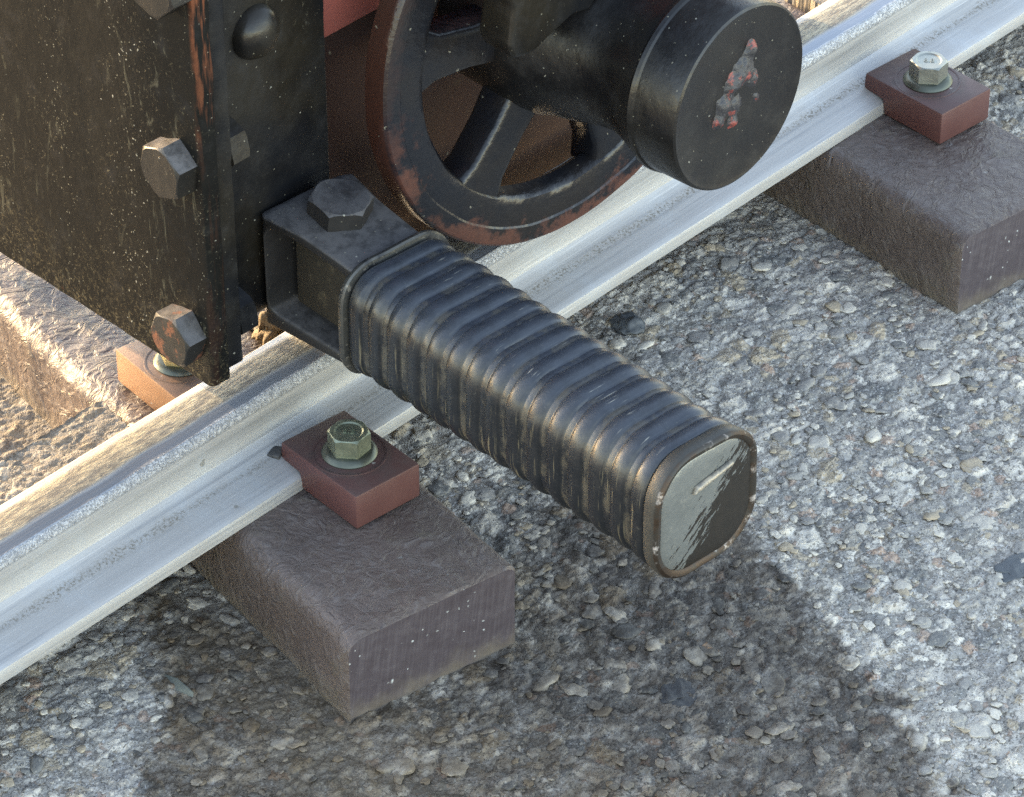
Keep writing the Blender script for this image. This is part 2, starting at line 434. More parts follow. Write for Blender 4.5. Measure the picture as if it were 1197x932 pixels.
M['near_black'] = g.done(g.mix(n, (.03, .03, .032), (.065, .063, .063)), .6, 0, g.bump(g.noise(.5, 5), .5, .9))
g = G('green_flake')
n = g.noise(.3, 5, .65)
M['flake'] = g.done(g.mix(n, (.10, .105, .09), (.17, .178, .15)), .65, 0, g.bump(g.noise(.5, 4), .3, .9))

def ground_mat():
    g = G('aggregate_ground')
    fl = g.vm('MULTIPLY', g.p, (1, 1, 0))
    warp = g.vm('SUBTRACT', g.noise(.14, 3, .6, vec=fl, out=1), (.5, .5, .5))
    p1 = g.vm('ADD', fl, g.vm('MULTIPLY', warp, (4, 4, 0)))
    warp2 = g.vm('SUBTRACT', g.noise(.5, 3, .6, vec=fl, out=1), (.5, .5, .5))
    p1 = g.vm('ADD', p1, g.vm('MULTIPLY', warp2, (1.3, 1.3, 0)))
    x, y, z = g.xyz()
    def layer(sc, thr, off):
        pp = g.vm('ADD', p1, off)
        v = g.vor(sc, pp, 'F1', '2D'); e = g.vor(sc, pp, 'DISTANCE_TO_EDGE', '2D')
        r = g.xyz(v.outputs['Color'])
        mask = g.ma('MULTIPLY', g.ss(e.outputs['Distance'], .02, .11), g.ma('GREATER_THAN', r[0], thr))
        dome = g.ma('MULTIPLY', g.ma('MULTIPLY', g.ss(e.outputs['Distance'], .0, .3), g.ma('GREATER_THAN', r[0], thr)), g.ma('ADD', g.ma('MULTIPLY', r[2], .7), .3))
        return mask, dome, r[1]
    mA, hA, cA = layer(1 / 9., .58, (3, 7, 0))
    mB, hB, cB = layer(1 / 4.3, .42, (31, 17, 0))
    mC, hC, cC = layer(1 / 2.0, .35, (11, 57, 0))
    mD, hD, cD = layer(1 / .95, .15, (71, 27, 0))
    fine = g.noise(.9, 6, .78, vec=fl)
    GR = [(0., (.075, .075, .08)), (.16, (.15, .148, .15)), (.34, (.235, .232, .23)), (.5, (.33, .325, .32)), (.66, (.45, .445, .44)), (.8, (.29, .235, .18)), (.87, (.62, .615, .61)), (.95, (.16, .18, .20))]
    grain = g.ramp(cD, GR, 'CONSTANT')
    matrix = g.mix(mD, (.08, .077, .075), g.mix(.3, grain, (.12, .117, .114)))
    matrix = g.mix(g.ss(fine, .35, .65, .55, 0), matrix, (.17, .165, .16))
    def stones(c, m, r, st, k):
        col = g.ramp(r, st, 'CONSTANT')
        col = g.mix(k, col, grain)
        return g.mix(m, c, col)
    def crack(c, e_mask, k):
        return c
    c = stones(matrix, mC, cC, STONES, .22)
    c = stones(c, mB, cB, STONES, .15)
    c = stones(c, mA, cA, STONES[:6] + [(.9, (.2, .205, .21))], .12)
    c = g.mix(g.ss(fine, .54, .66, 0, .25), c, (.56, .55, .54))
    c = g.mix(g.ss(fine, .44, .34, 0, .45), c, (.075, .073, .072))
    c = g.mix(g.ss(g.noise(.02, 4, .65, vec=fl), .4, .7, .12, .36), c, (.52, .51, .50))
    c = g.mix(1., c, (1.30, 1.17, 1.00), 'MULTIPLY')
    ve = g.vor(1 / .5, fl, 'F1', '2D')
    sp2 = g.xyz(ve.outputs['Color'])[0]
    c = g.mix(g.ss(sp2, .88, .92, 0, .5), c, (.60, .585, .56))
    c = g.mix(g.ss(sp2, .15, .10, 0, .55), c, (.05, .048, .046))
    c, oil, nz = stained(g, fl, x, y, c)
    brown = g.ma('MULTIPLY', g.ss(g.ma('ADD', g.ma('ABSOLUTE', g.ma('ADD', x, g.ma('ADD', 14., g.ma('MULTIPLY', y, -.2)))), nz), 26, 6), g.ss(fine, .3, .6))
    c = g.mix(g.ma('MULTIPLY', brown, .45), c, (.15, .115, .075))
    inner = g.ss(g.ma('ADD', y, nz), 95, 120)
    c = g.mix(g.ma('MULTIPLY', inner, .55), c, g.mix(fine, (.11, .088, .062), (.24, .20, .15)))
    h = g.ma('ADD', g.ma('MULTIPLY', hA, 1.0), g.ma('MULTIPLY', hB, .9))
    h = g.ma('ADD', h, g.ma('MULTIPLY', hC, .5))
    h = g.ma('ADD', h, g.ma('ADD', g.ma('MULTIPLY', fine, .4), g.ma('MULTIPLY', hD, .3)))
    h = g.ma('ADD', h, g.ma('MULTIPLY', g.noise(.045, 4, .6, vec=fl), 2.6))
    h = g.ma('MULTIPLY', h, g.mixf(inner, 1., .55))
    nb = g.bump(g.ma('ADD', g.ma('MULTIPLY', hC, .6), g.ma('ADD', g.ma('MULTIPLY', hD, .5), g.ma('MULTIPLY', sp2, .25))), .5, .55)
    d = g.t.nodes.new('ShaderNodeDisplacement')
    d.inputs['Midlevel'].default_value = 2.2
    d.inputs['Scale'].default_value = MM
    g.link(d.inputs['Height'], h)
    g.t.links.new(d.outputs[0], g.out.inputs['Displacement'])
    g.m.displacement_method = 'DISPLACEMENT'
    return g.done(c, g.mixf(oil, .78, .5), 0, nb, spec=.35)
M['ground'] = ground_mat()

# ------------------------------------------------------------------ mesh helpers (millimetres)
def new_bm(): return bmesh.new()

def link(name, bm, mat, parent=None, smooth=True, angle=35):
    me = bpy.data.meshes.new(name)
    bmesh.ops.scale(bm, vec=(MM, MM, MM), verts=bm.verts)
    bmesh.ops.recalc_face_normals(bm, faces=bm.faces)
    bm.to_mesh(me); bm.free()
    if smooth:
        me.polygons.foreach_set('use_smooth', [True] * len(me.polygons))
        me.set_sharp_from_angle(angle=math.radians(angle))
    me.materials.append(mat)
    o = bpy.data.objects.new(name, me)
    COL.objects.link(o)
    if parent: o.parent = parent
    return o

def thing(name, label, cat, loc=(0, 0, 0), rotz=0, group=None):
    o = bpy.data.objects.new(name, None); COL.objects.link(o)
    o.location = Vector(loc) * MM; o.rotation_euler = (0, 0, rotz); o.empty_display_size = .01
    return tag(o, label, cat, group)

def tag(o, label, cat=None, group=None, kind=None):
    if label: o['label'] = label
    if cat: o['category'] = cat
    if group: o['group'] = group
    if kind: o['kind'] = kind
    return o

def bevel(bm, w, seg=2, ang=25, geom=None):
    es = [e for e in (geom or bm.edges) if len(e.link_faces) == 2 and e.calc_face_angle(0) > math.radians(ang)]
    bmesh.ops.bevel(bm, geom=es, offset=w, segments=seg, profile=.5, affect='EDGES', clamp_overlap=True)

def hull(pts, w=0, seg=2):
    bm = new_bm()
    for p in pts: bm.verts.new(p)
    r = bmesh.ops.convex_hull(bm, input=bm.verts)
    bmesh.ops.dissolve_limit(bm, angle_limit=.02, verts=bm.verts, edges=bm.edges)
    if w: bevel(bm, w, seg)
    return bm

def box(x0, x1, y0, y1, z0, z1, w=.8, seg=2):
    return hull([(x, y, z) for x in (x0, x1) for y in (y0, y1) for z in (z0, z1)], w, seg)

def prism(poly, d, w=0, seg=2):
    """polygon (3-D points, planar) pushed along d"""
    bm = new_bm(); d = Vector(d)
    a = [bm.verts.new(Vector(p)) for p in poly]; b = [bm.verts.new(Vector(p) + d) for p in poly]
    bm.faces.new(a); bm.faces.new(b[::-1])
    n = len(a)
    for i in range(n): bm.faces.new((a[i], a[(i + 1) % n], b[(i + 1) % n], b[i]))
    bmesh.ops.recalc_face_normals(bm, faces=bm.faces)
    if w: bevel(bm, w, seg)
    return bm

def loft(rings, closed_ends=True):
    bm = new_bm(); R = [[bm.verts.new(p) for p in r] for r in rings]
    n = len(R[0])
    for a, b in zip(R, R[1:]):
        for i in range(n): bm.faces.new((a[i], a[(i + 1) % n], b[(i + 1) % n], b[i]))
    if closed_ends:
        bm.faces.new(R[0]); bm.faces.new(R[-1][::-1])
    return bm

def xform(bm, m):
    bm.transform(m); return bm

def basis(o, ex, ey, ez):
    m = Matrix((ex, ey, ez)).transposed().to_4x4(); m.translation = Vector(o); return m

def lathe(prof, seg=96, m=None):
    """profile [(height along z, radius)] around z; m places it"""
    rings = [[(r * math.cos(2 * math.pi * i / seg), r * math.sin(2 * math.pi * i / seg), h) for i in range(seg)] for h, r in prof]
    bm = loft(rings)
    return xform(bm, m) if m else bm

def roughen(bm, amp, scale, seed=0):
    for v in bm.verts:
        p = v.co * scale + Vector((seed * 7.3, seed * 3.1, seed))
        v.co += Vector((noise.noise(p), noise.noise(p + Vector((9, 1, 4))), noise.noise(p + Vector((2, 8, 5))))) * amp
    return bm

def merge(*bms):
    out = new_bm()
    for b in bms:
        me = bpy.data.meshes.new('tmp'); b.to_mesh(me); b.free(); out.from_mesh(me); bpy.data.meshes.remove(me)
    return out

def axis_m(o, ax, up=(0, 0, 1), roll=0):
    ez = Vector(ax).normalized(); ex = Vector(up).cross(ez)
    if ex.length < .01: ex = Vector((1, 0, 0)).cross(ez) if abs(ez.x) < .9 else Vector((0, 1, 0)).cross(ez)
    ex.normalize(); ey = ez.cross(ex)
    return basis(o, ex, ey, ez) @ Matrix.Rotation(roll, 4, 'Z')

def hex_head(r, h, m, cham=1.2, dish=0):
    """hexagon head, chamfered round top; r = across corners / 2"""
    bm = new_bm(); N = 48
    def hexr(a):
        k = (a % (math.pi / 3)) - math.pi / 6
        return r * math.cos(math.pi / 6) / math.cos(k)
    ang = [2 * math.pi * i / N for i in range(N)]
    rings = [[(hexr(a) * math.cos(a), hexr(a) * math.sin(a), 0) for a in ang]]
    rc = r * .90
    top = []
    for a in ang:
        q = hexr(a); drop = max(0, (q - rc)) * .6
        top.append((q * math.cos(a), q * math.sin(a), h - drop - .25))
    rings.append(top)
    rings.append([(min(hexr(a), rc) * .96 * math.cos(a), min(hexr(a), rc) * .96 * math.sin(a), h) for a in ang])
    if dish:
        rings.append([(rc * .74 * math.cos(a), rc * .74 * math.sin(a), h) for a in ang])
        rings.append([(rc * .66 * math.cos(a), rc * .66 * math.sin(a), h - dish) for a in ang])
    return xform(loft(rings), m)

def rock(r, seed, flat=.6, sub=2, rough=.28, fac=None):
    bm = new_bm(); bmesh.ops.create_icosphere(bm, subdivisions=sub, radius=1)
    rng = random.Random(seed); sx, sy = rng.uniform(.75, 1.3), rng.uniform(.7, 1.1)
    for v in bm.verts:
        k = 1 + rough * noise.noise(v.co * 1.3 + Vector((seed * 3.7, seed, 0))) * 1.6 + rough * .4 * noise.noise(v.co * 3.5 + Vector((0, seed * 2.1, 0)))
        v.co = Vector((v.co.x * sx, v.co.y * sy, v.co.z * flat)) * k * r
    return bm

# ------------------------------------------------------------------ ground
GZ = -30.0
def build_ground():
    f = Vector((.735, .678, 0)); f = Vector((.58696, .54173, 0)).normalized(); r = Vector((f.y, -f.x, 0))
    # camera-facing patch of fine mesh inside one sheet that runs to the horizon
    c0 = Vector((7, -58, 0))
    st = .85
    nu, nv = 480, 640
    w0 = c0 - r * 215 - f * 40
    bm = new_bm()
    V = [[bm.verts.new((w0 + r * (i * st) + f * (j * st)) + Vector((0, 0, GZ))) for i in range(nu + 1)] for j in range(nv + 1)]
    for j in range(nv):
        for i in range(nu): bm.faces.new((V[j][i], V[j][i + 1], V[j + 1][i + 1], V[j + 1][i]))
    for row in V:          # hump added behind the rail to block low sun passing beneath
        for v in row:
            d = abs(v.co.y - 125.0)
            gap = min(abs(v.co.x - (30.6 + .218 * v.co.y) * 1.) - 29.3, abs(v.co.x - (310 + .141 * (v.co.y + 6.6))) - 29.3)
            k = max(0., min(1., (17 - d) / 8.)) * max(0., min(1., gap / 1.5))
            v.co.z += 35.0 * k
    cs = [V[0][0], V[0][nu], V[nv][nu], V[nv][0]]
    cen = sum((v.co for v in cs), Vector()) / 4
    far = [bm.verts.new((v.co - cen).normalized() * 60000 + cen) for v in cs]
    edges = [V[0][:], [V[j][nu] for j in range(nv + 1)], V[nv][::-1], [V[j][0] for j in range(nv, -1, -1)]]
    for k in range(4):
        bm.faces.new([far[k]] + edges[k] + [far[(k + 1) % 4]])
    bmesh.ops.recalc_face_normals(bm, faces=bm.faces)
    if bm.faces[:][0].normal.z < 0: bmesh.ops.reverse_faces(bm, faces=bm.faces)
    me = bpy.data.meshes.new('ground')
    bmesh.ops.scale(bm, vec=(MM, MM, MM), verts=bm.verts)
    bm.to_mesh(me); bm.free()
    me.polygons.foreach_set('use_smooth', [True] * len(me.polygons))
    me.materials.append(M['ground'])
    o = bpy.data.objects.new('ground', me); COL.objects.link(o)
    return tag(o, 'grey concrete ground of exposed crushed stones with a dark oily stain', None, None, 'structure')
build_ground()

# ------------------------------------------------------------------ rail
def build_rail():
    half = [(27., 0), (27., 3.0), (26.6, 4.3), (25.6, 4.9), (24.0, 5.4), (16., 7.0), (11.5, 8.4), (9.6, 10.2), (9.0, 12.5), (8.9, 17.2), (9.5, 18.4), (10.4, 19.0),
            (10.5, 20), (10.5, 22.6), (9.9, 24.2), (8.6, 25.3), (5, 25.9), (0, 26.1)]
    prof = [(-y, z) for y, z in half] + [(y, z) for y, z in half[::-1][1:]]
    xs = [-420 + i * 8. for i in range(180)]
    bm = loft([[(x, y, z) for y, z in prof] for x in xs])
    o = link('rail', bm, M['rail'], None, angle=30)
    o.location = Vector((0, 86.5, .2)) * MM
    return tag(o, 'pale grey aluminium rail with a golden sunlit edge running past the wheel', 'rail')
build_rail()

# ------------------------------------------------------------------ sleepers
def build_sleeper(w, h, L, seed, loc, rotz, skew, label):
    bm = new_bm(); rr = 5.5
    prof = [(0, -h)]
    prof += [(0, -rr * 2.2), (0, -rr * 1.5)]
    for k in range(6):
        a = math.pi - k * math.pi / 10
        prof.append((rr + rr * math.cos(a), -rr + rr * math.sin(a)))
    for k in range(1, 12): prof.append((rr + (w - 2 * rr) * k / 12, 0))
    for k in range(6):
        a = math.pi / 2 - k * math.pi / 10
        prof.append((w - rr * .6 + rr * .6 * math.cos(a), -rr * .6 + rr * .6 * math.sin(a)))
    prof += [(w, -rr * 1.5), (w, -rr * 2.2), (w, -h)]
    n = int(L / 3)
    rings = []
    for j in range(n + 1):
        y = L * j / n
        ring = []
        for (x, z) in prof:
            p = Vector((x, y, z))
            amp = .9
            dx = noise.noise(Vector((x * .05, y * .045, z * .09 + seed))) * amp
            dz = noise.noise(Vector((x * .06, y * .05, z * .08 + seed + 20))) * amp
            ed = noise.noise(Vector((x * .2, y * .16, z * .2 + seed + 40))) * .5
            yy = y + (skew * x / w if j == 0 else 0)
            if j == 1: yy = y - 2.2 + skew * x / w
            if j == 0:
                # sawn end: tiny eased edge, slightly waisted
                cx, cz = x - w / 2, z + h / 2
                x2 = w / 2 + cx * .985; z2 = -h / 2 + cz * (.97 if z > -2 else 1)
                ring.append((x2 + dx * .5, yy, z2 + dz * .5))
            else:
                ring.append((x + dx + ed * .3, yy, z + dz + ed * .4 if z > -h + .1 else z))
        rings.append(ring)
    bm = loft(rings)
    o = link('sleeper', bm, M['sleeper'], None, angle=40)
    o.location = Vector(loc) * MM; o.rotation_euler = (0, 0, rotz)
    return tag(o, label, 'sleeper', 'plastic sleepers under the rail')
build_sleeper(60, 36, 330, 3, (0, 0, 0), -.215, 1.3, 'dark brown plastic sleeper with a white-flecked sawn end, below the ridged footpeg')
build_sleeper(60, 36, 230, 8, (280.6, -6.6, 0), -.14, 0.5, 'dark grey plastic sleeper on its own beyond the wheel and round black cap')

# ------------------------------------------------------------------ rail clips
def text_bm(txt, size, ext):
    cu = bpy.data.curves.new('t', 'FONT'); cu.body = txt; cu.size = size; cu.extrude = ext; cu.align_x = 'CENTER'; cu.align_y = 'CENTER'
    ob = bpy.data.objects.new('t', cu); COL.objects.link(ob)
    dg = bpy.context.evaluated_depsgraph_get()
    me = bpy.data.meshes.new_from_object(ob.evaluated_get(dg))
    bm = new_bm(); bm.from_mesh(me)
    bpy.data.objects.remove(ob); bpy.data.meshes.remove(me); bpy.data.curves.remove(cu)
    return bm

def build_clip(label, loc, rotz, zmat, cmat, flip=False):
    # local frame: bolt axis at origin, long side along y, lip towards +y; bottom on the sleeper
    t = thing('rail_clip', label, 'rail clip', loc, rotz + (math.pi if flip else 0), 'bolted clips holding the rail')
    H = 12.7
    poly = [(-12.3, -18, 0.4), (-12.3, 8.2, 0.4), (-12.3, 9.2, 5.9), (-12.3, 17.6, 6.4), (-12.3, 18, 7.5), (-12.3, 17.6, H), (-12.3, -18, H)]
    bm = prism(poly, (24.6, 0, 0), .7, 2)
    blk = link('block', bm, cmat, t, angle=40)
    prof = [(H - .4, 8.3), (H + .4, 8.5), (H + .8, 8.2), (H + 1.7, 7.4), (H + 2, 6.6), (H + 2.1, .1)]
    fl = link('flange', lathe(prof, 64), M['washer'], None)
    hx = link('bolt', hex_head(6.6, 6.3, Matrix.Translation((0, 0, H + 1.9)) @ Matrix.Rotation(.22, 4, 'Z'), dish=.32), zmat, t, angle=28)
    fl.parent = hx
    mk = xform(text_bm('8.8', 3.1, .16), Matrix.Translation((0, 0, H + 1.9 + 6.05)) @ Matrix.Rotation(-.8, 4, 'Z'))
    link('grade_mark', mk, zmat, hx, smooth=False)
    # moulded ring round the bolt seat
    ring = lathe([(H - .3, 10.6), (H + .1, 10.7), (H + .2, 11.1), (H + .1, 11.5), (H - .3, 11.6)], 72)
    link('moulded_ring', ring, cmat, blk)
    return t
c1 = build_clip('red-brown clip with a greenish bolt, between rail and ridged footpeg', (52.8, 50.3, 0), -.11, M['zinc'], M['clip'])
c2 = build_clip('red-brown clip with a grey bolt on the sleeper beyond the round black cap', (334, 50, 0), -.09, M['zinc_grey'], M['clip'])
c3 = build_clip('clip and bolt with warm sunlight in their tan and gold colours, behind the rail, below the rusty bolt', (50.5, 121.0, 0), -.15, M['zinc_sunlit'], M['clip_sunlit'], True)

# ------------------------------------------------------------------ the locomotive
LO = Vector((171, 90, 0))
loco = thing('miniature_locomotive', 'black painted miniature railway engine with bolted end plate, spoked wheel and ridged footpeg', 'locomotive')

# end plate, facing -x
e1 = Vector((.04, 1, 0)).normalized(); nx = Vector((1, -.04, 0)).normalized(); o0 = Vector((27, 80, 36))
PM = basis(o0, nx, e1, Vector((0, 0, 1)))
bm = prism([(0, 0, 0), (0, 2.5, -.9), (0, 120, -.4), (0, 330, 0), (0, 330, 330), (0, 0, 330)], (6.6, 0, 0), 0)
bmesh.ops.subdivide_edges(bm, edges=[e for e in bm.edges if e.calc_length() > 50], cuts=40, use_grid_fill=True)
bevel(bm, .8, 2, 40)
roughen(bm, .35, .12)
end_plate = link('end_plate', xform(bm, PM), M['black_dusty'], loco)

def plate_pt(y, z, x=0): return PM @ Vector((x, y, z))
ax = -nx
# bolt heads on the end plate
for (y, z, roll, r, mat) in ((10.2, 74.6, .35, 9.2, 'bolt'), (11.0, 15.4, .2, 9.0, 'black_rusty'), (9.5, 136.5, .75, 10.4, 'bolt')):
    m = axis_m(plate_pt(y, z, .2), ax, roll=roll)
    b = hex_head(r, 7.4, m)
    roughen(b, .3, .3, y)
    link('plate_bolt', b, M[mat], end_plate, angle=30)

# angle iron: one leg against the plate, the other facing the viewer
A = [(34.4, 81.6), (40.4, 81.3), (40.6, 94.2), (42.2, 95.4), (92.6, 95.2), (93, 101), (34.6, 101)]
bm = prism([(x + .0, y, 38.) for x, y in A], (0, 0, 320), 0)
bmesh.ops.subdivide_edges(bm, edges=[e for e in bm.edges if e.calc_length() > 100], cuts=60, use_grid_fill=True)
bevel(bm, .7, 2, 40); roughen(bm, .25, .12, 4)
angle_iron = link('angle_iron', bm, M['black'], loco)
link('rivet', lathe([(0, 8.6), (1.2, 8.5), (3.2, 7.4), (5.0, 5.2), (6.0, 2.6), (6.3, .2)], 48, axis_m((64.3, 95.3, 136), (0, -1, 0))), M['black'], angle_iron)
for z, y in ((110.5, 88.5), (50.5, 88.6)):
    link('bolt_nut', hex_head(8.2, 7, axis_m((40.4, y, z), (1, 0, 0), roll=.3)), M['black'], angle_iron, angle=30)

# frame behind the wheel, red beam above it
yf = 109.
fr = [(88, yf, 10), (188.98, yf, 10), (188.98, yf, 35.2), (185.4, yf, 35.8), (187.6, yf, 43), (189.4, yf, 44.6), (191, yf, 42.6), (194, yf, 40.8), (192.6, yf, 37.2), (189, yf, 35.2), (189, yf, 10), (312, yf, 10), (330, yf, 60), (330, yf, 340), (88, yf, 340)]
frame = link('frame_plate', prism(fr, (0, 5, 0), 0), M['frame'], loco)
link('frame_beam', box(88, 330, 99.5, 105.5, 117.0, 190, .7), M['red'], loco)
link('axle_box', box(150, 192, 99, 108.9, 80, 118.2, 1.5), M['frame'], loco)

# footpeg frame of reference
yaw = -.088
PX = Vector((math.cos(yaw), math.sin(yaw), 0)); PT = Vector((math.sin(yaw), -math.cos(yaw), 0)); PZ = Vector((0, 0, 1))
P0 = Vector((79.64, 57, 51.1))
pegM = basis(P0, PX, -PT, PZ)     # local -y runs outwards

# bracket: strip bent into a U, with the timber stub inside and a big bolt on top
def bracket():
    prof = []      # (t inwards, z) outer line then inner line
    outer = [(-1, 18.8), (20, 20.5), (33, 23.5), (36.2, 22.8), (37.6, 20), (37.6, -10), (36.4, -13.5), (33, -15.2), (-1, -17.8)]
    inner = [(-1, -14.2), (30, -11.8), (32.4, -10.2), (33.2, -7), (33.2, 16), (32, 18.6), (29, 19.3), (20, 16.8), (-1, 15.2)]
    def hw(t, side):
        return (14.0 + .05 * max(0, t) + (5.6 * max(0, (t - 20) / 15) ** 2 if side < 0 else 0)
                - (2.4 * (t - 33) ** 2 / 6 if t > 33 else 0))
    loop = outer + inner
    bm = new_bm()
    a = [bm.verts.new((-hw(t, -1) - 2.2, t, z)) for t, z in loop]
    b = [bm.verts.new((hw(t, 1) - 2.2, t, z)) for t, z in loop]
    n = len(loop); k = len(outer)
    for i in range(n): bm.faces.new((a[i], a[(i + 1) % n], b[(i + 1) % n], b[i]))
    for i in range(k - 1):
        j = n - 1 - i
        bm.faces.new((a[i], a[i + 1], a[j - 1], a[j])); bm.faces.new((b[i + 1], b[i], b[j], b[j - 1]))
    bmesh.ops.recalc_face_normals(bm, faces=bm.faces)
    bevel(bm, 1.1, 3, 30)
    return xform(bm, pegM)
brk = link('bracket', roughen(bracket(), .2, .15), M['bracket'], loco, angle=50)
link('timber_stub', xform(roughen(box(-13, 11, -.8, 29.6, -9.5, 15, 1.2), .25, .2), pegM), M['timber'], brk)
b = hex_head(10.0, 6.8, axis_m(pegM @ Vector((-1.0, 22.5, 20.2)), Vector((0, -.13, 1)), up=(0, 1, 0), roll=.42))
roughen(b, .3, .3, 2)
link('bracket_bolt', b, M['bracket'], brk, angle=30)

# the peg itself
def rrect(a, b, r, n=15):
    pts = []
    for (sx, sz, a0) in ((1, 1, 0), (-1, 1, 90), (-1, -1, 180), (1, -1, 270)):
        for k in range(n + 1):
            t = math.radians(a0 + 90 * k / n)
            pts.append((sx * (a - r) + r * math.cos(t), sz * (b - r) + r * math.sin(t)))
    out = []      # add points along the straight sides
    for i, p in enumerate(pts):
        out.append(p); q = pts[(i + 1) % len(pts)]
        d = math.dist(p, q)
        if d > 2.5:
            m = 3
            for k in range(1, m): out.append((p[0] + (q[0] - p[0]) * k / m, p[1] + (q[1] - p[1]) * k / m))
    return out
L = 132.9
def dims(s):
    f = s / L
    return 20.0 + (18.9 - 20.0) * f, 18.6 + (20.4 - 18.6) * f, 10.5 + (13.6 - 10.5) * f
def ring(s, d):
    a, b, r = dims(s)
    wob = 1
    return [(x, -s, z) for x, z in rrect(a + d, b + d, r + d)]
def sleeve():
    stn = []
    s0, s1, N = 2.6, 121.5, 14
    pitch = (s1 - s0) / N
    M_ = 20
    for k in range(N):
        for q in range(M_):
            u = q / M_
            d = (1.1 * math.sin(math.pi * min(1, u / .70)) ** .5 if u < .70 else .12 * math.sin(math.pi * (u - .70) / .30)) - .75
            if k == 0: d = min(d, .25)
            stn.append((s0 + (k + u) * pitch, d))
    stn.append((s1, -.9)); stn.append((s1 + .6, .2)); stn.append((s1 + 1.4, .7)); stn.append((s1 + 4.8, .8)); stn.append((s1 + 5.6, .3)); stn.append((s1 + 6.1, -.8))
    bm = loft([ring(s, d) for s, d in stn])
    for v in bm.verts:
        p = v.co * .09
        v.co += Vector((noise.noise(p), 1.1 * noise.noise(p + Vector((5, 0, 0))), noise.noise(p + Vector((0, 7, 0))))) * .22
    return xform(bm, Matrix.Identity(4))
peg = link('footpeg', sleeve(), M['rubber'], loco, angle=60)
peg.matrix_local = basis(P0 * MM, PX, -PT, PZ)
def ringmesh(stn, cap=True): return loft([ring(s, d) for s, d in stn], cap)
def pegpart(name, bm, mat, angle=40):
    o = link(name, bm, mat, peg, angle=angle)
    return o
pegpart('collar', roughen(ringmesh([(-.2, -1), (0, 1.2), (.4, 1.6), (1.5, 1.7), (2.1, 1.2), (2.3, -.6)]), .25, .1, 3), M['collar'])
pegpart('end_rim', roughen(ringmesh([(L - 5.3, -.8), (L - 5.1, .6), (L - 4.2, 1.1), (L - 1.2, 1.3), (L - .2, .9), (L + .3, .1), (L + .1, -1.0), (L - .5, -1.6)]), .3, .1, 6), M['rim_worn'])
pl = ringmesh([(L - 2, -1.4), (L - .45, -1.5), (L - .2, -2.0), (L - .1, -5), (L + .1, -9), (L + .2, -12.5)])
pegpart('end_plate', pl, M['end_plate'])
wb = hull([(-6.8, -L - .1, 7.0), (-5.2, -L - .1, 9.8), (8.6, -L - .1, 12.2), (9.6, -L - .1, 10.4), (-6.4, -L - 1.6, 7.9), (-5.4, -L - 1.6, 9.1), (8.2, -L - 1.6, 11.6), (8.8, -L - 1.6, 10.8)], .5, 3)
bmesh.ops.subdivide_edges(wb, edges=wb.edges[:], cuts=1); roughen(wb, .35, .5, 2)
pegpart('weld_bead', wb, M['weld'], 60)

# wheel, hub and axle cap: all on one axis
wy = -.07
WA = Vector((math.sin(wy), -math.cos(wy), 0)); WX = Vector((math.cos(wy), math.sin(wy), 0))
WC = Vector((171, 68, 103.5))
WM = basis(WC, WX, Vector((0, 0, 1)), WA)      # local z outwards, x along the rail
if WM.to_3x3().determinant() < 0: WM = basis(WC, -WX, Vector((0, 0, 1)), WA)
SX = 1 if (WM.to_3x3() @ Vector((1, 0, 0))).x > 0 else -1
def annulus(prof, seg=128):
    rings = [[(r * math.cos(2 * math.pi * i / seg), r * math.sin(2 * math.pi * i / seg), h) for i in range(seg)] for h, r in prof]
    bm = loft(rings + [rings[0]], False)
    bmesh.ops.remove_doubles(bm, verts=bm.verts, dist=1e-4)
    return bm
rim_prof = [(-9.5, 74), (-9.2, 76.2), (-8.6, 76.8), (-3, 77), (-.8, 76.6), (0, 75.8), (.2, 74.5), (.2, 70.6), (-.3, 70), (-.3, 63), (-.8, 61), (-2.2, 59.8), (-7, 59), (-9.4, 60.5), (-9.6, 62)]
wheel = link('wheel', xform(roughen(annulus(rim_prof), .25, .09), WM), M['wheel'], loco, angle=35)
for k in range(6):
    a = math.radians(232 + 60 * k)
    d = Vector((SX * math.cos(a), math.sin(a), 0)); s = Vector((-d.y, d.x, 0))
    pts = []
    rings = []
    for rr_, w_, th in ((26, 8.4, 9.5), (40, 7.2, 9.), (54, 8.2, 8.6), (61.5, 12.0, 8.8)):
        ringp = []
        for t in range(20):
            an = 2 * math.pi * t / 20
            cx, cz = math.cos(an), math.sin(an)
            cx = math.copysign(abs(cx) ** .32, cx); cz = math.copysign(abs(cz) ** .32, cz)
            ringp.append(d * rr_ + s * (w_ * cx) + Vector((0, 0, -7.6 + th * .72 * cz)))
        rings.append(ringp)
    link('spoke', xform(loft(rings), WM), M['wheel'], wheel, angle=60)
hub_prof = [(-28, 30), (-6, 31.5), (2, 31), (6, 29.6), (18, 27.4), (26, 25.6), (32, 25.2), (37, 25.9), (42, 27.6), (46, 29.3), (48.2, 29.8), (48.8, 29.0)]
HM = basis(WC, Vector((-1, 0, 0)), Vector((0, 0, 1)), Vector((0, -1, 0)))
if HM.to_3x3().determinant() < 0: HM = basis(WC, Vector((1, 0, 0)), Vector((0, 0, 1)), Vector((0, -1, 0)))
SX = 1 if HM[0][0] > 0 else -1
hub = link('hub', lathe(hub_prof, 96, HM), M['cap'], wheel, angle=50)
cp = [(48.0, 28.5), (48.4, 30.2), (49.4, 30.8), (50.6, 30.6), (51.2, 30.1), (65.2, 30.0), (66.4, 29.8), (66.9, 29.1), (66.8, 28.6), (66.4, 27.4), (66.5, 14), (66.6, .2)]
cap = link('axle_cap', lathe(cp, 128, HM), M['cap'], loco, angle=28)
